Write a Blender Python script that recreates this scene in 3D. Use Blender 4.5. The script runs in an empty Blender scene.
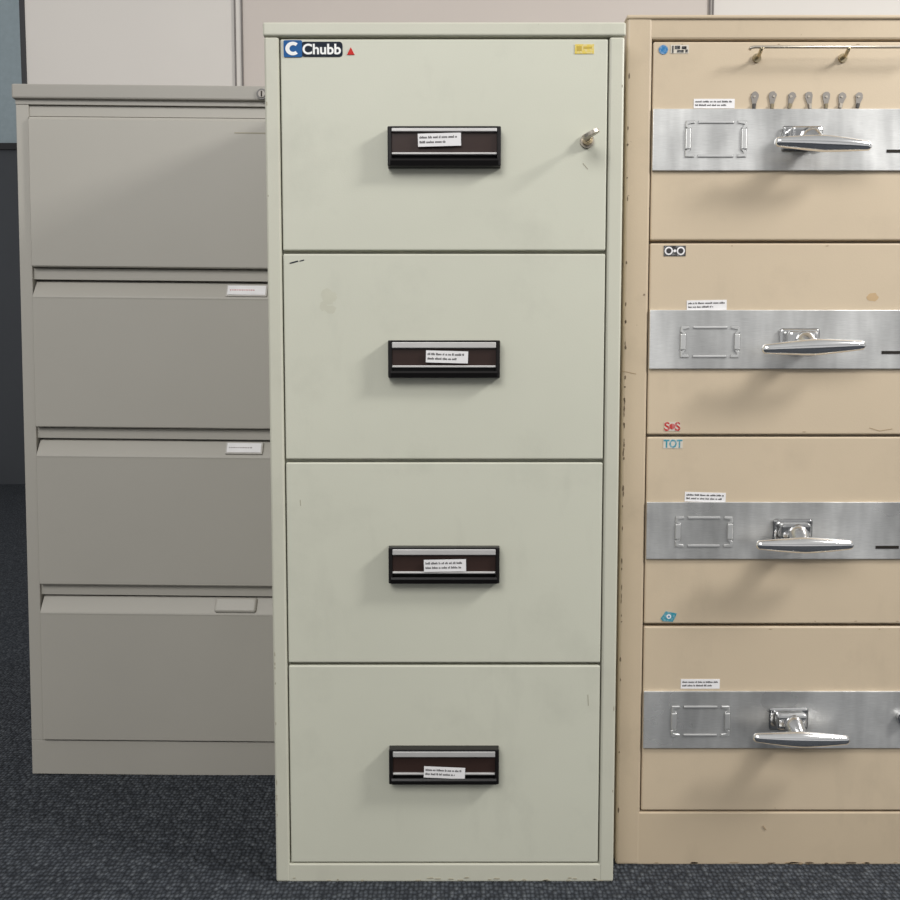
import bpy, bmesh, math, random
from mathutils import Vector, Matrix
random.seed(7)
S = bpy.context.scene
COL = S.collection
try: S.view_settings.view_transform = 'Standard'
except Exception: pass

# ---------------------------------------------------------------- camera model (used to measure the place)
F = 860.0; T = 0.07; TH = math.atan(T); CT, ST = math.cos(TH), math.sin(TH)
DM = 1.30                                   # front plane of the middle cabinet
def _h(py, D):
    v = (450-py)/F
    return D*(v-T)/(1+v*T)
CZ = -_h(882, DM)
def wz(py, D): return CZ + _h(py, D)
def wx(px, py, D):
    v = (450-py)/F
    return (px-450)/F * D/(CT+v*ST)
def floorD(py):
    v = (450-py)/F
    return CZ*(1+v*T)/(T-v)
DL = floorD(775); DR = floorD(865)
def R(x0, x1, y0, y1, D):
    m = (y0+y1)/2
    return wx(x0,m,D), wx(x1,m,D), wz(y1,D), wz(y0,D)

# ---------------------------------------------------------------- materials
def srgb(r,g,b):
    f = lambda c: (c/255/12.92) if c/255 <= .04045 else ((c/255+.055)/1.055)**2.4
    return (f(r),f(g),f(b),1)
def newmat(name):
    m = bpy.data.materials.new(name); m.use_nodes = True
    nt = m.node_tree; p = nt.nodes['Principled BSDF']
    return m, nt, p
def N(nt, t, **kw):
    n = nt.nodes.new(t)
    for k, v in kw.items(): setattr(n, k, v)
    return n
def noise(nt, scale, detail=3, rough=.5, stretch=None):
    tc = N(nt,'ShaderNodeTexCoord'); n = N(nt,'ShaderNodeTexNoise')
    n.inputs['Scale'].default_value = scale; n.inputs['Detail'].default_value = detail; n.inputs['Roughness'].default_value = rough
    if stretch:
        mp = N(nt,'ShaderNodeMapping'); mp.inputs['Scale'].default_value = stretch
        nt.links.new(tc.outputs['Object'], mp.inputs['Vector']); nt.links.new(mp.outputs['Vector'], n.inputs['Vector'])
    else: nt.links.new(tc.outputs['Object'], n.inputs['Vector'])
    return n
def ramp(nt, src, stops):
    r = N(nt,'ShaderNodeValToRGB'); e = r.color_ramp.elements
    while len(e) < len(stops): e.new(.5)
    for i,(p,c) in enumerate(stops): e[i].position = p; e[i].color = c
    nt.links.new(src, r.inputs['Fac']); return r
def mul(c, k): return (min(1,c[0]*k), min(1,c[1]*k), min(1,c[2]*k), 1)
def mixc(nt, fac, a, bcol):
    mx = N(nt,'ShaderNodeMix', data_type='RGBA')
    nt.links.new(fac, mx.inputs['Factor']); nt.links.new(a, mx.inputs[6]); mx.inputs[7].default_value = bcol
    return mx.outputs[2]
def paint(name, col, rough=.42, var=.05, chip=None, chip_t=.70, smudge=0, bump=.06, bscale=420):
    m, nt, p = newmat(name)
    n = noise(nt, 2.6, 5, .6)
    r = ramp(nt, n.outputs['Fac'], [(.3, mul(col,1-var)), (.7, mul(col,1+var))])
    out = r.outputs['Color']
    if smudge:      # rubbed grubby patches
        n3 = noise(nt, 6.5, 6, .62)
        g = (smudge,)*3+(1,)
        r3 = ramp(nt, n3.outputs['Fac'], [(.54,(0,0,0,1)), (.74,g)])
        out = mixc(nt, r3.outputs['Color'], out, mul(col,.55))
        n4 = noise(nt, 17, 4, .6, (1,1,.35))
        r4 = ramp(nt, n4.outputs['Fac'], [(.60,(0,0,0,1)), (.75,(smudge*.7,)*3+(1,))])
        out = mixc(nt, r4.outputs['Color'], out, mul(col,.6))
    if chip:
        n2 = noise(nt, 38, 6, .75)
        r2 = ramp(nt, n2.outputs['Fac'], [(chip_t,(0,0,0,1)), (chip_t+.03,(1,1,1,1))])
        out = mixc(nt, r2.outputs['Color'], out, chip)
    nt.links.new(out, p.inputs['Base Color'])
    p.inputs['Roughness'].default_value = rough
    if bump:
        nb = noise(nt, bscale, 2); b = N(nt,'ShaderNodeBump'); b.inputs['Strength'].default_value = bump; b.inputs['Distance'].default_value = .002
        nt.links.new(nb.outputs['Fac'], b.inputs['Height']); nt.links.new(b.outputs['Normal'], p.inputs['Normal'])
    return m
def plain(name, col, rough=.5, metal=0.0):
    m, nt, p = newmat(name)
    n = noise(nt, 30, 2)
    r = ramp(nt, n.outputs['Fac'], [(.3, mul(col,.96)), (.7, mul(col,1.04))])
    nt.links.new(r.outputs['Color'], p.inputs['Base Color'])
    p.inputs['Roughness'].default_value = rough; p.inputs['Metallic'].default_value = metal
    if not metal: p.inputs['Specular IOR Level'].default_value = .25
    return m
def worn(name, col):
    """faded print: patches rubbed towards pale"""
    m, nt, p = newmat(name)
    n = noise(nt, 260, 4, .7)
    r = ramp(nt, n.outputs['Fac'], [(.46, col), (.66, tuple(.6*c+.26 for c in col[:3])+(1,))])
    nt.links.new(r.outputs['Color'], p.inputs['Base Color']); p.inputs['Roughness'].default_value = .65
    p.inputs['Specular IOR Level'].default_value = .2
    return m
def steel(name):
    m, nt, p = newmat(name)
    n = noise(nt, 60, 4, .6, (1, 1, 22))
    r = ramp(nt, n.outputs['Fac'], [(.3,(.58,.58,.57,1)), (.7,(.70,.70,.69,1))])
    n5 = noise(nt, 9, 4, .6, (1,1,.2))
    r5 = ramp(nt, n5.outputs['Fac'], [(.34,(.66,.66,.66,1)), (.5,(.95,.95,.95,1)), (.64,(1.32,1.32,1.32,1))])  # bright and dim vertical streaks painted into the steel for uneven glare
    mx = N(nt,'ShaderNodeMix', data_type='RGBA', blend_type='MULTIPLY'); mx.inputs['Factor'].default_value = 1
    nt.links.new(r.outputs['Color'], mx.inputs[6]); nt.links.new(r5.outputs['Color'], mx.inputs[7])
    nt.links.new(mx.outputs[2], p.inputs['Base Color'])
    n2 = noise(nt, 8, 3, .55)
    r2 = ramp(nt, n2.outputs['Fac'], [(.3,(.24,.24,.24,1)), (.7,(.50,.50,.50,1))])
    nt.links.new(r2.outputs['Color'], p.inputs['Roughness'])
    p.inputs['Metallic'].default_value = .72
    b = N(nt,'ShaderNodeBump'); b.inputs['Strength'].default_value = .08; b.inputs['Distance'].default_value = .001
    nt.links.new(n.outputs['Fac'], b.inputs['Height'])
    nw = noise(nt, 10, 2, .5, (1,1,.5)); b2 = N(nt,'ShaderNodeBump'); b2.inputs['Strength'].default_value = .6; b2.inputs['Distance'].default_value = .009
    nt.links.new(nw.outputs['Fac'], b2.inputs['Height']); nt.links.new(b.outputs['Normal'], b2.inputs['Normal'])
    nt.links.new(b2.outputs['Normal'], p.inputs['Normal'])
    return m
def carpet(name):
    m, nt, p = newmat(name)
    tc = N(nt,'ShaderNodeTexCoord'); mp = N(nt,'ShaderNodeMapping'); mp.inputs['Scale'].default_value = (1,.7,1)
    nt.links.new(tc.outputs['Object'], mp.inputs['Vector'])
    vo = N(nt,'ShaderNodeTexVoronoi'); vo.inputs['Scale'].default_value = 145; vo.inputs['Randomness'].default_value = .5
    nt.links.new(mp.outputs['Vector'], vo.inputs['Vector'])
    sep = N(nt,'ShaderNodeSeparateColor'); nt.links.new(vo.outputs['Color'], sep.inputs[0])
    r = ramp(nt, sep.outputs[0], [(0,srgb(72,76,82)), (.6,srgb(81,85,91)), (1,srgb(95,99,104))])
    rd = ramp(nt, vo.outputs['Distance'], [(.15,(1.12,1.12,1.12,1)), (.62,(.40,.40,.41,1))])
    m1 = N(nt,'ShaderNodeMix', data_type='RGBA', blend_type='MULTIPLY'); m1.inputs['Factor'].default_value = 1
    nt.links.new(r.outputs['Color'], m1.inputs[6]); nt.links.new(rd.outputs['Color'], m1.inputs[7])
    n = noise(nt, 30, 6, .65)
    r2 = ramp(nt, n.outputs['Fac'], [(.3,(.85,.85,.85,1)), (.7,(1.08,1.08,1.08,1))])
    mx = N(nt,'ShaderNodeMix', data_type='RGBA', blend_type='MULTIPLY'); mx.inputs['Factor'].default_value = 1
    nt.links.new(m1.outputs[2], mx.inputs[6]); nt.links.new(r2.outputs['Color'], mx.inputs[7])
    nt.links.new(mx.outputs[2], p.inputs['Base Color']); p.inputs['Roughness'].default_value = .95
    p.inputs['Specular IOR Level'].default_value = .1
    b = N(nt,'ShaderNodeBump'); b.inputs['Strength'].default_value = .9; b.inputs['Distance'].default_value = .006; b.invert = True
    nt.links.new(vo.outputs['Distance'], b.inputs['Height']); nt.links.new(b.outputs['Normal'], p.inputs['Normal'])
    return m

MAT = dict(
  cream = paint('cream_paint', srgb(200,200,184), .45, .035, srgb(178,173,153), .735, .19),
  cream_edge = paint('cream_frame_paint', srgb(196,195,179), .45, .035, srgb(140,132,114), .72, .16),
  cream_smudge = plain('grubby_cream_smudge', srgb(194,193,176), .5),
  taupe = paint('taupe_paint', srgb(169,165,156), .5, .03),
  taupe_light = paint('taupe_catch_paint', srgb(172,168,159), .45, .02),
  taupe_dark = paint('taupe_lid_paint', srgb(154,150,142), .5, .03),
  tan = paint('tan_paint', srgb(199,182,157), .38, .04, srgb(172,152,128), .745, .20),
  tan_edge = paint('tan_frame_paint', srgb(192,175,150), .38, .05, srgb(110,94,76), .70, .3),
  shadow = plain('dark_gap', srgb(38,34,30), .8),
  chip = plain('bare_metal_chip', srgb(104,90,74), .6),
  chip_soft = plain('rubbed_paint_chip', srgb(160,154,136), .6),
  tan_scuff = plain('rubbed_tan_scuff', srgb(160,140,114), .6),
  stain = plain('yellow_stain', srgb(187,160,124), .5),
  black = plain('black_plastic', srgb(24,22,22), .35),
  brown = plain('brown_plastic', srgb(52,38,34), .35),
  alu = plain('satin_aluminium', srgb(196,194,192), .45, .35),
  chrome = plain('chrome', (.92,.92,.92,1), .11, 1),
  chrome_dark = plain('darker_chrome', (.62,.62,.62,1), .16, 1),  # darker chrome, sets the bar off against its mount
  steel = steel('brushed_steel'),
  steel_raised = plain('pressed_steel', (.66,.66,.65,1), .38, .7),
  steel_shade = plain('painted_shadow_line', (.38,.38,.38,1), .45, .6),
  grey_metal = plain('grey_metal', (.26,.24,.22,1), .5, .6),
  dull_rail = plain('dull_nickel', (.50,.45,.38,1), .42, .9),
  lockdark = plain('dark_lock_metal', (.09,.085,.08,1), .4, .3),
  paper = plain('white_paper', srgb(230,228,228), .7),
  ink = plain('black_ink', srgb(60,58,60), .7),
  pale_ink = plain('faded_ink', srgb(150,140,140), .7),
  pale_red = plain('faded_red_ink', srgb(205,140,138), .7),
  yellow = worn('faded_yellow_print', srgb(218,194,88)),
  yellow_ink = plain('ochre_ink', srgb(190,164,72), .6),
  blue = plain('blue_print', srgb(20,86,146), .6),
  bluedot = worn('faded_blue_print', srgb(46,116,168)),
  navy = plain('navy_print', srgb(18,28,42), .65),
  white = plain('white_print', srgb(240,240,238), .6),
  red = plain('red_print', srgb(196,40,34), .6),
  fred = worn('faded_red_print', srgb(186,48,42)),
  fink = worn('faded_black_print', srgb(42,40,40)),
  teal = worn('faded_teal_print', srgb(56,140,158)),
  backing = worn('rubbed_pale_backing', srgb(206,198,184)),
  brass = plain('worn_brass', (.50,.42,.28,1), .3, 1),
  key = plain('key_steel', (.46,.42,.36,1), .35, .8),
  plastic = plain('clear_plastic', srgb(186,182,176), .25),
  wall_w = paint('white_wall_panel', srgb(196,191,185), .6, .02, bump=.03),
  wall_g = paint('grey_wall_panel', srgb(183,174,167), .6, .02, bump=.03),
  seam = plain('seam_grey', srgb(110,105,102), .6),
  endtrim = plain('dark_trim', srgb(52,52,54), .6),
  far = paint('dark_far_wall', srgb(70,73,78), .7, .04),
  farglass = plain('frosted_glass_panel', srgb(160,174,180), .25),
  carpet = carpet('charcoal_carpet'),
)

# ---------------------------------------------------------------- mesh builder
class MB:
    def __init__(s): s.bm = bmesh.new(); s.mats = []
    def mi(s, mat):
        if mat not in s.mats: s.mats.append(mat)
        return s.mats.index(mat)
    def merge(s, t, mat, M=None):
        i = s.mi(mat)
        bmesh.ops.recalc_face_normals(t, faces=t.faces[:])
        if M is not None: bmesh.ops.transform(t, matrix=M, verts=t.verts[:])
        for f in t.faces: f.material_index = i
        me = bpy.data.meshes.new('tmp'); t.to_mesh(me); t.free()
        s.bm.from_mesh(me); bpy.data.meshes.remove(me)
    def box(s, x0,x1,y0,y1,z0,z1, mat, bev=0, seg=2, M=None):
        t = bmesh.new(); bmesh.ops.create_cube(t, size=1)
        for v in t.verts:
            v.co = Vector(((x0+x1)/2+v.co.x*(x1-x0), (y0+y1)/2+v.co.y*(y1-y0), (z0+z1)/2+v.co.z*(z1-z0)))
        if bev: bmesh.ops.bevel(t, geom=t.edges[:], offset=bev, segments=seg, affect='EDGES', profile=.5)
        s.merge(t, mat, M)
    def extrude(s, pts, axis, a, b, mat, bev=0, M=None):
        """closed outline; axis 'x': pts are (y,z); axis 'y': pts are (x,z)"""
        t = bmesh.new()
        mk = (lambda p,q: (q,p[0],p[1])) if axis=='x' else (lambda p,q: (p[0],q,p[1]))
        A = [t.verts.new(mk(p,a)) for p in pts]; B = [t.verts.new(mk(p,b)) for p in pts]
        t.faces.new(A); t.faces.new(B[::-1]); n = len(pts)
        for i in range(n): t.faces.new((A[i],B[i],B[(i+1)%n],A[(i+1)%n]))
        if bev: bmesh.ops.bevel(t, geom=t.edges[:], offset=bev, segments=1, affect='EDGES')
        s.merge(t, mat, M)
    def roundrect(s, x0,x1,z0,z1,r,y0,y1,mat):
        pts = []
        for (cx,cz,a0) in ((x1-r,z1-r,0),(x0+r,z1-r,90),(x0+r,z0+r,180),(x1-r,z0+r,270)):
            for k in range(6):
                a = math.radians(a0+18*k); pts.append((cx+r*math.cos(a), cz+r*math.sin(a)))
        s.extrude(pts,'y',y0,y1,mat)
    def ribbon(s, pts, w, y0, y1, mat, bev=0):
        """a flat strip of width w along (x,z) points"""
        L, Rr = [], []
        for i,p in enumerate(pts):
            a = Vector(pts[max(i-1,0)]); c = Vector(pts[min(i+1,len(pts)-1)]); d = (c-a).normalized(); n = Vector((-d.y,d.x))
            L.append(tuple(Vector(p)+n*w/2)); Rr.append(tuple(Vector(p)-n*w/2))
        s.extrude(L+Rr[::-1],'y',y0,y1,mat,bev)
    def blob(s, x, z, rx, rz, y0, y1, mat, n=9, jag=.45):
        s.extrude([(x+rx*random.uniform(1-jag,1)*math.cos(2*math.pi*k/n), z+rz*random.uniform(1-jag,1)*math.sin(2*math.pi*k/n)) for k in range(n)],'y',y0,y1,mat)
    def rings(s, rings, mat, M=None, cap=True, smooth=True):
        t = bmesh.new(); RR = [[t.verts.new(p) for p in r] for r in rings]; n = len(RR[0])
        for a,b in zip(RR, RR[1:]):
            for i in range(n):
                f = t.faces.new((a[i],a[(i+1)%n],b[(i+1)%n],b[i])); f.smooth = smooth
        if cap: t.faces.new(RR[0][::-1]); t.faces.new(RR[-1])
        s.merge(t, mat, M)
    def tube(s, pts, r, mat, n=14, M=None):
        pts = [Vector(p) for p in pts]; rs = []
        for i,p in enumerate(pts):
            d = (pts[min(i+1,len(pts)-1)]-pts[max(i-1,0)]).normalized()
            up = Vector((0,0,1)) if abs(d.z) < .9 else Vector((1,0,0))
            a = d.cross(up).normalized(); b = d.cross(a)
            rr = r[i] if isinstance(r,(list,tuple)) else r
            rs.append([p + a*rr*math.cos(2*math.pi*k/n) + b*rr*math.sin(2*math.pi*k/n) for k in range(n)])
        s.rings(rs, mat, M)
    def disc(s, x, z, r, y0, y1, mat, n=28, sx=1, M=None):
        s.extrude([(x+r*sx*math.cos(2*math.pi*k/n), z+r*math.sin(2*math.pi*k/n)) for k in range(n)], 'y', y0, y1, mat, M=M)
    def text(s, body, x0, x1, z0, z1, y, mat, thick=.0, M=None):
        cu = bpy.data.curves.new('t','FONT'); cu.body = body; cu.size = 1; cu.offset = thick; cu.extrude = .01
        o = bpy.data.objects.new('t', cu); COL.objects.link(o); bpy.context.view_layer.update()
        me = bpy.data.meshes.new_from_object(o.evaluated_get(bpy.context.evaluated_depsgraph_get()))
        bpy.data.objects.remove(o); bpy.data.curves.remove(cu)
        xs = [v.co.x for v in me.vertices]; ys = [v.co.y for v in me.vertices]
        ax,bx,ay,by = min(xs),max(xs),min(ys),max(ys)
        for v in me.vertices:
            v.co = Vector((x0+(v.co.x-ax)/(bx-ax)*(x1-x0), y-(v.co.z+.01)*.01, z0+(v.co.y-ay)/(by-ay)*(z1-z0)))
        if M is not None: me.transform(M)
        i = s.mi(mat)
        for p in me.polygons: p.material_index = i
        s.bm.from_mesh(me); bpy.data.meshes.remove(me)
    def paper(s, cx, cz, w, h, y, rot=0, rows=2, fill=.85):
        M = Matrix.Translation((cx,0,cz)) @ Matrix.Rotation(math.radians(rot),4,'Y')
        s.box(-w/2,w/2,y-.0006,y,-h/2,h/2, MAT['paper'], M=M)
        lh = h/(rows+.7)
        for r in range(rows):
            zc = h/2 - lh*(r+.85); x = -w*.46; end = w*.46*(fill if r==0 else random.uniform(.2,.9)); k = 0; word = random.randint(3,8)
            while x < end:            # one small stroke group per typed character
                cw = w*.020
                hh = lh*random.choice((.17,.17,.24))
                s.box(x, x+cw*.72, y-.0009, y-.0005, zc-lh*.17, zc-lh*.17+hh*2, MAT['ink'], M=M)
                x += cw*1.12; k += 1
                if k == word: x += cw*1.1; k = 0; word = random.randint(2,8)
    def build(s, name, parent=None, org=(0,0,0), label=None):
        me = bpy.data.meshes.new(name)
        bmesh.ops.translate(s.bm, verts=s.bm.verts[:], vec=-Vector(org))
        s.bm.to_mesh(me); s.bm.free()
        for m in s.mats: me.materials.append(m)
        o = bpy.data.objects.new(name, me); COL.objects.link(o)
        if parent: o.parent = parent
        if label: o['label'] = label
        return o
def thing(name, label, cat, loc, group=None):
    o = bpy.data.objects.new(name, None); COL.objects.link(o); o.location = loc; o.empty_display_size = .1
    o['label'] = label; o['category'] = cat
    if group: o['group'] = group
    return o
def structure(mb, name, label=None):
    o = mb.build(name); o['kind'] = 'structure'
    if label: o['label'] = label
    return o

# ---------------------------------------------------------------- the room
DW = 2.38
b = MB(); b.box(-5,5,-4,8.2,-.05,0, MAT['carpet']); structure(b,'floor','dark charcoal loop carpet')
xe = wx(26,45,DW); xs1 = wx(239,45,DW); xs2 = wx(711,8,DW)
b = MB()
b.box(xe, xs1, DW, DW+.06, 0, 2.5, MAT['wall_w'])
b.box(xs1, xs2, DW, DW+.06, 0, 2.5, MAT['wall_g'])
b.box(xs2, 3.2, DW, DW+.06, 0, 2.5, MAT['wall_w'])
structure(b,'wall_back','pale partition wall of flat panels behind the cabinets')
def seam(name, x, w, m=MAT['seam']):
    b = MB(); b.box(x-w/2, x-w/2+.004, DW-.006, DW, 0, 2.5, m); b.box(x+w/2-.004, x+w/2, DW-.006, DW, 0, 2.5, m)
    b.box(x-w/2+.004, x+w/2-.004, DW-.003, DW, 0, 2.5, MAT['wall_w']); structure(b, name)
seam('trim_1', xs1, .022); seam('trim_2', xs2, .012)
b = MB(); b.box(xe-.014, xe, DW-.004, DW+.064, 0, 2.5, MAT['endtrim'], .002); structure(b,'trim_3')
DF = 7.0
zf = wz(150, DF)
b = MB(); b.box(-5, 1, DF, DF+.1, 0, zf, MAT['far']); b.box(-5,1,DF-.02,DF+.1,zf,zf+.05,MAT['endtrim']); structure(b,'wall_far','dark grey lower wall far behind at the left')
b = MB(); b.box(-5, 1, DF+.02, DF+.08, zf+.05, zf+1.8, MAT['farglass']); structure(b,'window_1','pale bluish glazed band at the far left')

# ---------------------------------------------------------------- left cabinet
LX0, LX1 = -.838, -.318
xl = -.813; xr = LX1-.026
ztop = wz(86, DL)
org = (( LX0+LX1)/2, DL+.31, 0)
cab = thing('filing_cabinet','taupe grey four drawer filing cabinet set back beside the taller cream one','filing cabinet',org)
cab.rotation_euler = (0, math.radians(.55), 0)            # stands slightly out of plumb on the carpet
b = MB(); ty = MAT['taupe']; Y = DL
zr = [wz(p,DL) for p in (105,117,268,281,428,440,585,597,740)]
b.box(LX0, LX1, Y+.03, Y+.62, .0, ztop-.034, ty)
b.box(LX0, xl-.001, Y, Y+.03, zr[8]-.003, zr[0]-.001, ty, .0012)
b.box(xr+.001, LX1, Y, Y+.03, zr[8]-.003, zr[0]-.001, ty, .0012)
b.box(xl-.001, xr+.001, Y+.004, Y+.03, zr[1]+.001, zr[0]-.002, ty)
for k in (2,4,6): b.box(xl-.001, xr+.001, Y+.006, Y+.03, zr[k+1]+.002, zr[k]-.002, ty)
b.box(LX0, LX1, Y, Y+.03, 0, zr[8]-.003, ty, .0012)         # plinth, full width
b.build('body', cab, org)
b = MB(); b.box(LX0-.004, LX1+.002, Y-.008, Y+.62, zr[0]+.008, ztop, MAT['taupe_dark'], .003); b.box(LX0, LX1, Y-.001, Y+.62, zr[0]-.001, zr[0]+.0085, MAT['taupe_dark'])
b.build('lid', cab, org)
b = MB(); lx, lz = wx(255,93,DL-.01), wz(93,DL-.01)
b.disc(lx, lz, .010, Y-.011, Y-.0075, MAT['lockdark']); b.disc(lx, lz, .0065, Y-.0125, Y-.010, MAT['grey_metal']); b.box(lx-.0012, lx+.0012, Y-.0132, Y-.0124, lz-.005, lz+.005, MAT['shadow'])
b.build('lock', cab, org, 'small round dark metal lock in the lid')
tops = (1,3,5,7); bots = (2,4,6,8)
LT = math.atan2(.017,.030)
for i in range(4):
    z1, z0 = zr[tops[i]], zr[bots[i]]
    b = MB()
    lip = .030 if i else .006
    if i:   # finger lip along the drawer top: the front face rolls back
        prof = [(Y+.029,z0), (Y-.004,z0), (Y-.006,z0+.002), (Y-.006,z1-lip-.006), (Y-.0064,z1-lip-.003), (Y-.0056,z1-lip-.0005), (Y-.0040,z1-lip+.002), (Y-.0018,z1-lip+.0055), (Y+.0130,z1-.002), (Y+.029,z1-.002)]
    else:
        prof = [(Y+.029,z0), (Y-.004,z0), (Y-.006,z0+.002), (Y-.006,z1-lip-.002), (Y-.004,z1-lip), (Y-.002,z1-.002), (Y+.029,z1-.002)]
    b.extrude(prof, 'x', xl+.0015, xr-.0015, ty)
    if i == 0:
        xa,xb,za,zb = R(228,260,131.5,132.6,DL-.006); b.box(xa,xb,Y-.0064,Y-.0058,za,zb,MAT['chip_soft'])
    d = b.build('drawer', cab, org)
    if i in (1,2):
        q = ((223,261,284,297),(224,258,442,454))[i-1]
        x0,x1,za,zb = R(*q, DL)
        b = MB(); M = Matrix.Translation((0,Y+.003,(za+zb)/2)) @ Matrix.Rotation(-LT,4,'X')
        b.box(x0-.003,x1+.003,-.004,.0,-(zb-za)/2-.001,(zb-za)/2+.001, MAT['plastic'], .0008, M=M)
        M2 = M @ Matrix.Translation(((x0+x1)/2,0,0))
        w,h = x1-x0, zb-za
        b.box(-w/2,w/2,-.0048,-.0038,-h*.42,h*.42, MAT['paper'], M=M2)
        x=-w*.44
        while x < w*.2:
            l=random.uniform(.03,.06)*w; b.box(x,x+l,-.0052,-.0046,-.0010,.0010,MAT['pale_red'] if i==1 else MAT['pale_ink'],M=M2); x+=l+.0016
        b.build('label_holder', d, org, 'clear holder with a white paper label')
    if i == 3:
        x0,x1,za,zb = R(213,255,597.5,613,DL)
        b = MB(); M = Matrix.Translation(((x0+x1)/2,Y+.004,(za+zb)/2)) @ Matrix.Rotation(-LT*1.1,4,'X')
        w,h = x1-x0, zb-za
        b.box(-w/2,w/2,-.0075,.006,-h/2,h/2, MAT['taupe_light'], .0055, 5, M=M)
        b.build('catch', d, org, 'grey thumb catch with rounded ends')

# ---------------------------------------------------------------- middle cabinet
MX0, MX1 = -.273, .2565
mx0, mx1 = -.2494, .2323
Y = DM; cr = MAT['cream']; ce = MAT['cream_edge']
ztop = wz(22,DM); zc = wz(36,DM)
org = ((MX0+MX1)/2, DM+.33, 0)
cab = thing('filing_cabinet','tall cream fire resistant filing cabinet with four black inset handles, standing in the middle','filing cabinet',org)
dz = [(wz(a,DM), wz(c,DM)) for a,c in ((38.5,250.3),(253.6,459.3),(462.6,663),(666,863))]
b = MB()
b.box(MX0+.001, MX1-.001, Y+.016, Y+.66, 0, ztop-.004, ce)
b.box(MX0, mx0-.002, Y, Y+.02, 0, zc-.001, ce, .003)
b.box(mx1+.002, MX1, Y, Y+.02, 0, zc-.001, ce, .003)
b.box(mx0-.004, mx1+.004, Y+.0005, Y+.02, 0, dz[3][1]-.002, ce, .002)
for k in range(22):                                       # chipped paint along the foot
    b.blob(random.uniform(MX0+.004,MX1-.004), random.uniform(.002,.007), random.uniform(.002,.007), random.uniform(.001,.002), Y-.0002, Y+.001, MAT['chip_soft'])
for k in range(14):
    b.blob(random.choice((MX0+.003, MX1-.003)), random.uniform(.05,1.25), .0011, random.uniform(.002,.006), Y-.0002, Y+.001, MAT['chip_soft'])
b.build('body', cab, org)
b = MB(); b.box(MX0-.0015, MX1+.0015, Y-.001, Y+.662, zc, ztop, ce, .003, 3); b.build('top_panel', cab, org)
handles = ((387.5,501,126,166,418,461,134,147,-1.5),(388,500,340,378,426,468,351,363,1.5),(388.5,499.5,547,584,424,466,559,571,-1),(389,499,749,785,424,465,766,777,2.5))
marks = {0:[(583,163,588,169)], 1:[], 2:[(300,500,300.5,506)], 3:[(588,695,588.5,706)]}
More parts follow.
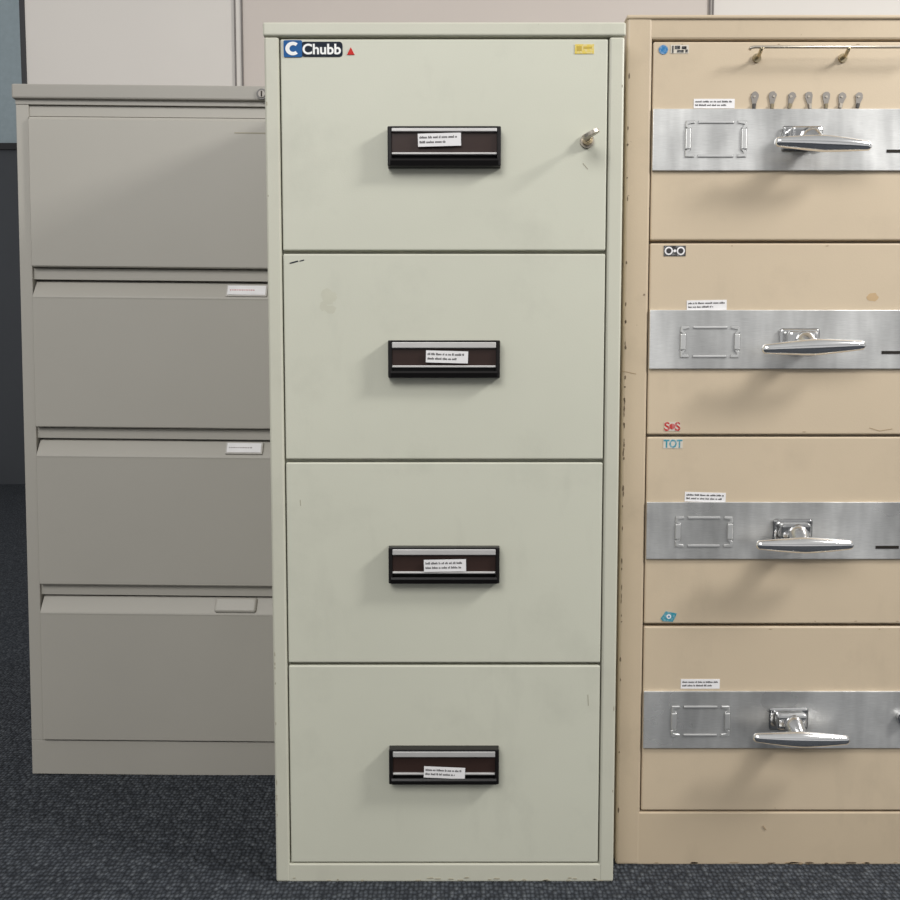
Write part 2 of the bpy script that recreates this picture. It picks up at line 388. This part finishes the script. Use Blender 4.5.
for i in range(4):
    z1, z0 = dz[i]
    b = MB(); b.box(mx0, mx1, Y+.0015, Y+.0155, z0, z1, cr, .0022, 3)
    for (ax,ay,cx_,cy_) in marks[i]:
        b.ribbon([(wx(ax,ay,DM),wz(ay,DM)),(wx(cx_,cy_,DM),wz(cy_,DM))], .0011, Y+.0013, Y+.002, MAT['chip_soft'])
    if i == 1:      # rubbed smudge
        for k in range(7):
            b.blob(wx(329,302,DM)+random.uniform(-.010,.010), wz(302,DM)+random.uniform(-.012,.012), random.uniform(.005,.011), random.uniform(.006,.012), Y+.00145-.00001*k, Y+.002, MAT['cream_smudge'], 16, .3)
    d = b.build('drawer', cab, org)
    hx0,hx1,hy0,hy1,lx0,lx1,ly0,ly1,rot = handles[i]
    x0,x1,_,_ = R(hx0,hx1,hy0,hy1,DM-.014)
    zcn = (wz(hy0,DM-.014)+wz(hy1,DM-.014))/2
    H = (.057,.0555,.0555,.055)[i]; t = zcn+H/2; bt = zcn-H/2; yf = Y-.015
    b = MB(); bk = MAT['black']
    b.box(x0,x1,Y-.004,Y+.0015,bt,t,bk)                                  # back plate
    b.box(x0,x0+.006,yf,Y-.003,bt,t,bk,.0015); b.box(x1-.006,x1,yf,Y-.003,bt,t,bk,.0015)
    b.box(x0+.004,x1-.004,yf,Y-.003,t-.0028,t,bk,.001)
    b.extrude([(yf,bt),(Y-.003,bt),(Y-.003,bt+.004),(yf+.004,bt+.006),(yf-.001,bt+.010),(yf-.003,bt+.007)],'x',x0+.004,x1-.004,bk)  # grip lip
    b.build('handle', d, org, 'black plastic inset pull handle')
    th_ = .0052 if i == 0 else .0088
    b = MB(); b.box(x0+.006,x1-.006,yf+.004,Y-.004,t-.038,t-.002-th_,MAT['brown']); b.build('handle_panel', d, org, 'dark brown handle inlay')
    b = MB(); b.box(x0+.006,x1-.006,yf-.0006,Y-.005,t-.0028-th_,t-.0028,MAT['alu'],.001); b.build('handle_trim', d, org, 'silver metal trim strip')
    b = MB(); b.box(x0+.006,x1-.006,yf+.001,Y-.005,t-.0405,t-.0372,MAT['alu'],.001); b.build('handle_trim', d, org, 'silver metal trim strip')
    xa,xb,za,zb = R(lx0,lx1,ly0,ly1,yf+.004)
    b = MB(); b.paper((xa+xb)/2,(za+zb)/2,xb-xa,zb-za,yf+.0002,rot); b.build('paper_label', d, org, 'white typed paper label')
    if i == 0:
        y = Y+.0015
        b = MB(); xa,xb,za,zb = R(283.5,302,40,57,DM); b.roundrect(xa,xb,za,zb,.0022,y-.0012,y,MAT['blue'])
        w,h = xb-xa, zb-za; cx,cz = (xa+xb)/2,(za+zb)/2
        ring = []                                                          # thick white C
        for k in range(25):
            a = math.radians(48+264*k/24); ring.append((cx+w*.40*math.cos(a), cz+h*.40*math.sin(a)))
        for k in range(24,-1,-1):
            a = math.radians(48+264*k/24); ring.append((cx+w*.02+w*.20*math.cos(a), cz+h*.20*math.sin(a)))
        b.extrude(ring,'y',y-.0016,y-.0011,MAT['white'])
        xa,xb,za,zb = R(301,342.5,41.5,56.5,DM)
        b.roundrect(xa,xb,za,zb,.005,y-.0009,y,MAT['navy'])                # dark surround
        b.text('Chubb', xa+.0022, xb-.0024, za+.0030, zb-.0030, y-.0012, MAT['white'], .026)
        b.build('brand_badge', d, org, 'blue and black maker badge')
        b = MB(); xa,xb,za,zb = R(347,354.5,47,54.5,DM)
        b.extrude([(xa,za),(xb,za),((xa+xb)/2,zb)],'y',y-.001,y,MAT['red']); b.build('sticker', d, org, 'small red triangle sticker')
        b = MB(); xa,xb,za,zb = R(575,594,44,53.5,DM); b.box(xa,xb,y-.0008,y,za,zb,MAT['yellow'])
        w,h = xb-xa, zb-za
        b.box(xa+w*.1,xa+w*.36,y-.001,y-.0007,za+h*.3,zb-h*.2,MAT['yellow_ink']); b.box(xa+w*.45,xb-w*.1,y-.001,y-.0007,za+h*.55,zb-h*.25,MAT['yellow_ink'])
        b.build('sticker', d, org, 'small faded yellow sticker')
        kx, kz = wx(587,141,DM), wz(141,DM)
        b = MB(); b.disc(kx,kz,.0105,y-.004,y,MAT['key']); b.disc(kx,kz,.0075,y-.009,y-.003,MAT['brass'])
        b.build('lock', d, org, 'round metal keyhole lock')
        KEY = (kx,kz,y)
    if i == 1:
        b = MB(); xa,xb,za,zb = R(289,305,259,266,DM); 
        M = Matrix.Translation(((xa+xb)/2,0,(za+zb)/2)) @ Matrix.Rotation(math.radians(-15),4,'Y')
        b.box(-.011,.002,Y+.001,Y+.0016,.001,.0028,MAT['navy'],M=M); b.box(.004,.011,Y+.001,Y+.0016,.0005,.0018,MAT['navy'],M=M)
        b.build('scuff_mark', d, org, 'small dark green scuff')
kx,kz,y = KEY
b = MB(); M = Matrix.Translation((kx,y-.008,kz)) @ Matrix.Rotation(math.radians(-26),4,'Y')
b.box(-.0035,.0035,-.018,.004,-.0012,.0012,MAT['key'],M=M)
# bow: a thick oval ring with a hole, standing out from the lock
out = [(.0125*math.cos(2*math.pi*k/24), -.028+.0115*math.sin(2*math.pi*k/24)) for k in range(24)]
t = bmesh.new(); RO=[]
for zz in (-.0024,.0024):
    RO.append(([t.verts.new((p[0],p[1],zz)) for p in out],[t.verts.new((.35*p[0],-.033+.35*(p[1]+.028),zz)) for p in out]))
for k in range(24):
    j=(k+1)%24
    for (o_,i_) in RO: t.faces.new((o_[k],o_[j],i_[j],i_[k]))
    t.faces.new((RO[0][0][k],RO[0][0][j],RO[1][0][j],RO[1][0][k])); t.faces.new((RO[0][1][k],RO[0][1][j],RO[1][1][j],RO[1][1][k]))
b.merge(t, MAT['key'], M)
o = b.build('key', None, (kx,y-.02,kz)); o.location = (kx,y-.02,kz)
o['label'] = 'small metal key left in the lock of the cream cabinet'; o['category'] = 'key'

# ---------------------------------------------------------------- right cabinet
RX0, RX1 = .2695, .90
rx0, rx1 = .310, .862
Y = DR; tn = MAT['tan']; te = MAT['tan_edge']
ztop = wz(15,DR)
org = ((RX0+RX1)/2, DR+.33, 0)
cab = thing('security_cabinet','tan metal security cabinet with steel bands and chrome handles, cut off at the right','filing cabinet',org)
dz = [(wz(a,DR), wz(c,DR)) for a,c in ((41,240),(243,434.5),(437,624),(627,811))]
b = MB()
b.box(RX0+.001, RX1-.001, Y+.02, Y+.62, 0, ztop-.002, te)
b.box(RX0, rx0-.002, Y, Y+.025, 0, ztop-.001, te, .004, 3)
b.box(rx1+.002, RX1, Y, Y+.025, 0, ztop-.001, te, .004, 3)
b.box(rx0-.006, rx1+.006, Y+.001, Y+.025, dz[0][0]+.003, ztop-.001, te, .003)
b.box(rx0-.006, rx1+.006, Y+.001, Y+.025, 0, dz[3][1]-.003, te, .002)
b.box(RX0-.001, RX1+.001, Y-.002, Y+.62, ztop-.006, ztop, te, .002)
for k in range(40):                                       # knocks along the exposed stile edge
    zc_ = random.triangular(.02,1.3,.75)
    b.blob(RX0+random.uniform(.0028,.0042), zc_, random.uniform(.0008,.0018), random.uniform(.0015,.007), Y-.0002, Y+.001, MAT['chip'])
for k in range(26):                                       # scraped foot
    xx = random.uniform(RX0+.05,RX1-.01)
    b.blob(xx, random.uniform(.002,.004), random.uniform(.003,.012), random.uniform(.0008,.002), Y+.0006, Y+.002, MAT['chip'] if k%2 else MAT['tan_scuff'])
for (ax,ay,cx_,cy_) in ((622,371,636,374),(763,826,766,830)):
    b.ribbon([(wx(ax,ay,DR),wz(ay,DR)),(wx(cx_,cy_,DR),wz(cy_,DR))], .0012, Y-.0003, Y+.0014, MAT['tan_scuff'])
b.build('body', cab, org)
bands = ((109,171),(310,369),(502,559),(691,748))
hold = ((683,748,121,158),(678,741,326,358),(673,734,516,547),(669,731,705,736))
bars = ((776,873,143,804,137),(763,867,347,801,340),(757,855,545.5,794,531),(754,851,740,790,720))
labels = ((694,735,98.5,108,0),(687,727,300,310,-1),(685,726,492.5,502,1.5),(681,720,679.5,689,0))
slots = ((886,915,150,153),(881,910,351,354),(875,898,545.5,548.5),None)
for i in range(4):
    z1, z0 = dz[i]; y = Y+.002
    b = MB(); b.box(rx0, rx1, y, Y+.0195, z0, z1, tn, .0025, 3)
    if i == 1:
        b.blob(wx(873,297,DR), wz(297,DR), .011, .008, y-.0002, y+.001, MAT['stain'], 12, .35)
        b.ribbon([(wx(870,428,DR),wz(428,DR)),(wx(880,431,DR),wz(431,DR)),(wx(893,429,DR),wz(429,DR))], .0012, y-.0003, y+.001, MAT['tan_scuff'])
    for k in range(5):
        b.blob(rx0+random.uniform(.01,.54), random.choice((z0+.004,z1-.004)), random.uniform(.001,.004), .0009, y-.0002, y+.001, MAT['tan_scuff'])
    d = b.build('drawer', cab, org)
    zb1, zb0 = wz(bands[i][0],DR), wz(bands[i][1],DR)
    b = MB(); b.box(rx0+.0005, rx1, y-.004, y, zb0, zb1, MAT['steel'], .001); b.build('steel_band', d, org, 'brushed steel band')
    ys = y-.004
    x0,x1,za,zb = R(*hold[i], DR)
    b = MB(); sm = MAT['steel_raised']; se = MAT['steel_shade']
    for s,xx in ((1,x0),(-1,x1)):
        # straight pressed side tab with slanted ends stepping into the corner brackets, each over a dark outline painted as its shadow line
        a_, c_ = sorted((xx+s*.0025, xx+s*.0115))
        b.box(a_-.0005, c_+.0005, ys-.0005, ys, za+.0114, zb-.0114, se)
        b.box(a_, c_, ys-.0024, ys, za+.012, zb-.012, sm, .0018, 3)
        for zz,q in ((zb,-1),(za,1)):
            pts = [(xx+s*.0105, zz+q*.013),(xx+s*.0042, zz+q*.0088),(xx+s*.0042, zz+q*.0024),(xx+s*.017, zz+q*.0024)]
            b.ribbon(pts, .0050, ys-.0005, ys, se)
            b.ribbon(pts, .0042, ys-.0016, ys, sm, .0010)
    for zz,q in ((zb,-1),(za,1)):
        e_, f_ = sorted((zz+q*.0006, zz+q*.0042))
        b.box(x0+.0224, x1-.0224, ys-.0005, ys, e_-.0004, f_+.0004, se)
        b.box(x0+.023, x1-.023, ys-.0016, ys, e_, f_, sm, .0007)
    b.build('label_holder', d, org, 'pressed steel card holder')
    bx0,bx1,by,gx,gy = bars[i]; ch = MAT['chrome']; cd = MAT['chrome_dark']
    bc = Vector(((wx(bx0,by,DR-.05)+wx(bx1,by,DR-.05))/2, Y-.048, wz(by,DR-.05)))
    L = (wx(bx1,by,DR-.05)-wx(bx0,by,DR-.05))/2
    gX, gZ = wx(gx,gy,DR-.012), wz(gy,DR-.012)
    b = MB()
    b.box(gX-.031,gX+.031,ys-.006,ys,gZ-.018,gZ+.018,cd,.004,3)
    b.box(gX-.024,gX+.024,ys-.022,ys-.004,gZ-.013,gZ+.014,cd,.006,3)
    b.build('handle_base', d, org, 'chrome handle mount')
    b = MB(); rs = []; n = 24
    tilt = (-.003,.003,.0,-.002)[i]
    for k in range(41):                                    # bar tapering evenly to two blunt ends, with a soft front ridge
        t_ = -1+2*k/40; a = abs(t_)
        hz = .0066 + .0060*(1-a**1.3); hy = .0056 + .0048*(1-a**1.6)
        e = max(0,(a-.955)/.045); rd = max(.45, math.sqrt(max(0,1-e*e*.9))); hz *= rd; hy *= rd
        cx = bc.x+L*t_; czz = bc.z + tilt*t_; cy = bc.y + .003*a*a
        ring=[]
        for j in range(n):
            q=2*math.pi*j/n; c_,s_ = math.cos(q),math.sin(q)
            ring.append((cx, cy+hy*math.copysign(abs(c_)**1.15,c_), czz+hz*math.copysign(abs(s_)**.95,s_)))
        rs.append(ring)
    b.rings(rs, ch)
    b.tube([(gX+.002,ys-.010,gZ-.002),(gX*.5+bc.x*.5,ys-.024,gZ*.6+bc.z*.4),(bc.x,bc.y+.012,bc.z+.002),(bc.x,bc.y,bc.z)],[.017,.016,.012,.007],cd,20)
    b.build('handle', d, org, 'chrome tapered turning handle')
    x0,x1,za,zb = R(*labels[i][:4], DR)
    b = MB(); b.paper((x0+x1)/2,(za+zb)/2,x1-x0,zb-za,y,labels[i][4],2,.95); b.build('paper_label', d, org, 'white typed paper strip')
    if slots[i]:
        x0,x1,za,zb = R(*slots[i], DR)
        b = MB(); b.box(x0,x1,ys-.0006,ys+.0002,za,zb,MAT['shadow']); b.build('slot', d, org, 'narrow dark slot')
    else:
        b = MB(); kx,kz = wx(901,716,DR), wz(716,DR); b.disc(kx,kz,.010,ys-.008,ys,cd); b.disc(kx,kz,.006,ys-.011,ys-.007,MAT['steel_raised'])
        b.build('lock', d, org, 'round chrome lock')
    if i == 0:
        # wire rail with two mounts
        rz = wz(47,DR-.02); ra, rb_ = wx(751,47,DR-.02), wx(930,47,DR-.02); yr = Y-.020
        b = MB(); b.tube([(ra-.002,yr,rz-.004),(ra,yr,rz-.001),(ra+.006,yr,rz),(rb_,yr,rz)],.0022,MAT['dull_rail'],10); b.build('rail', d, org, 'thin dull metal wire rail')
        for px in (757,843):
            mxx = wx(px,56,DR); mz = wz(58,DR)
            b = MB(); b.disc(mxx,mz,.0065,y-.003,y,MAT['brass'])
            b.tube([(mxx,y,mz),(mxx,y-.012,mz+.001),(mxx,yr+.002,mz+.006),(mxx,yr,rz)],.0028,MAT['brass'],10)
            b.build('rail_mount', d, org, 'small metal rail mount')
        for px in (755,773,791,809,826,842,859):
            hx, ht, hb = wx(px,99,DR), wz(91.5,DR), wz(108.5,DR); h = (ht-hb)*random.uniform(.92,1.06)
            b = MB(); M = Matrix.Translation((hx+random.uniform(-.001,.001),0,(ht+hb)/2)) @ Matrix.Rotation(math.radians(random.uniform(-14,14)),4,'Y')
            # flat worn tab: broad uneven head, narrow tail with a turned-up tip
            head = [(.0060*random.uniform(.85,1.08)*math.cos(a), h*.5-.0062+.0062*random.uniform(.85,1.05)*math.sin(a)) for a in [math.radians(-20+22*k) for k in range(11)]]
            b.extrude(head+[(-.0032,-h*.20),(-.0026,-h*.47),(.0020,-h*.5),(.0028,-h*.20)],'y',y-.0016,y,MAT['grey_metal'],M=M)
            b.extrude([(-.0026,-h*.22),(.0024,-h*.22),(.0018,-h*.52),(-.0020,-h*.52)],'y',y-.0042,y-.0012,MAT[random.choice(('brass','lockdark','dull_rail'))],.0005,M=M)
            b.blob(hx+random.uniform(-.001,.001), (ht+hb)/2+h*.2, .0028, .0022, y-.0022, y-.0014, MAT['dull_rail'], 7)
            b.build('key_hook', d, org, 'tiny worn metal tab')
    # stickers
    def stk(q, lab, fn):
        x0,x1,za,zb = R(*q, DR); b = MB(); fn(b,x0,x1,za,zb,y); b.build('sticker', d, org, lab)
    if i == 0:
        def f(b,x0,x1,za,zb,y):
            h=zb-za; b.disc(x0+h*.5,(za+zb)/2,h*.5,y-.0008,y,MAT['bluedot'])
            b.box(x0+h*1.3,x1,y-.0006,y,za+h*.1,zb,MAT['backing'])
            b.box(x0+h*1.45,x0+h*1.6,y-.001,y-.0005,za+h*.15,zb-h*.1,MAT['ink'])
            for k,(p,q_,u,w_) in enumerate(((1.75,2.3,.55,.9),(2.0,2.7,.2,.45),(2.5,3.0,.55,.85),(2.9,3.15,.2,.5))):
                b.box(x0+h*p,min(x0+h*q_,x1),y-.001,y-.0005,za+h*u,za+h*w_,MAT['fink'])
        stk((659,689,44.5,54),'blue dot and black lettered sticker',f)
    if i == 1:
        def f(b,x0,x1,za,zb,y):
            h=zb-za; cz=(za+zb)/2; cx=(x0+x1)/2; b.box(x0,x1,y-.0008,y,za,zb,MAT['fink'],.0003)
            for s in (-1,1):
                b.disc(cx+s*h*.58,cz,h*.40,y-.0011,y-.0007,MAT['paper']); b.disc(cx+s*h*.58,cz,h*.25,y-.0014,y-.001,MAT['ink'])
            b.disc(cx,cz,h*.14,y-.0011,y-.0007,MAT['paper'])
        stk((664,686,245.5,256),'black sticker with two white rings',f)
        def f(b,x0,x1,za,zb,y):
            h=zb-za; w=x1-x0; b.box(x0,x1,y-.0006,y,za,zb,MAT['backing'])
            b.text('S',x0,x0+w*.34,za,zb,y-.0006,MAT['fred'],.03); b.text('S',x1-w*.34,x1,za,zb,y-.0006,MAT['fred'],.03)
            b.disc((x0+x1)/2,(za+zb)/2,h*.32,y-.001,y-.0005,MAT['fred'])
        stk((664.5,680.5,422,431),'red lettered sticker',f)
    if i == 2:
        def f(b,x0,x1,za,zb,y):
            h=zb-za; w=x1-x0; b.box(x0,x1,y-.0006,y,za,zb,MAT['backing'])
            b.text('TOT',x0+w*.02,x1-w*.02,za+h*.06,zb-h*.06,y-.0006,MAT['teal'],.035)
        stk((663.5,683,439,448.5),'teal lettered sticker',f)
        def f(b,x0,x1,za,zb,y):
            h=zb-za; w=x1-x0; cx=(x0+x1)/2; cz=(za+zb)/2
            b.extrude([(x0,cz-h*.2),(x0+w*.3,zb),(x1,zb-h*.2),(x1-w*.1,cz-h*.1),(x1-w*.25,za),(x0+w*.15,za+h*.05)],'y',y-.0008,y,MAT['teal'])
            b.disc(cx,cz,h*.22,y-.0011,y-.0007,MAT['paper']); b.disc(cx,cz,h*.1,y-.0014,y-.001,MAT['bluedot'])
        stk((661,677,611.5,622),'teal torn sticker',f)

# ---------------------------------------------------------------- light and camera
def area(name, loc, target, size, power, col=(1,1,1)):
    l = bpy.data.lights.new(name,'AREA'); l.shape='RECTANGLE'; l.size=size[0]; l.size_y=size[1]; l.energy=power; l.color=col
    o = bpy.data.objects.new(name,l); COL.objects.link(o); o.location = loc
    o.rotation_euler = (Vector(target)-Vector(loc)).to_track_quat('-Z','Y').to_euler(); return o
area('ceiling_lamp',(2.15,.50,2.3),(.35,1.35,.25),(.44,.44),56,(1,.985,.96))
area('fill_light',(-1.3,-2.4,3.6),(-.4,1.3,.0),(2.6,2.0),122,(1,.99,.975))  # unseen broad fill, added behind the camera to lift the cabinet fronts
w = bpy.data.worlds.new('room_light'); S.world = w; w.use_nodes = True; nt = w.node_tree
bg = nt.nodes['Background']; tc = N(nt,'ShaderNodeTexCoord'); sp = N(nt,'ShaderNodeSeparateXYZ')
nt.links.new(tc.outputs['Generated'], sp.inputs[0])
r = ramp(nt, sp.outputs['Z'], [(0,(.86,.86,.86,1)), (.16,(.84,.84,.84,1)), (.22,(.50,.50,.50,1)), (.34,(.50,.50,.50,1)), (.42,(.90,.90,.89,1)), (.95,(.66,.66,.65,1))]); nt.links.new(r.outputs['Color'], bg.inputs['Color'])  # dimmer band added so the chrome reflections get some contrast
bg.inputs['Strength'].default_value = .64

cam = bpy.data.cameras.new('camera'); cam.sensor_width = 36; cam.sensor_fit = 'HORIZONTAL'; cam.lens = F/900*36; cam.clip_start = .02
co = bpy.data.objects.new('camera',cam); COL.objects.link(co); co.location = (0,0,CZ); co.rotation_euler = (math.pi/2-TH,0,0)
S.camera = co
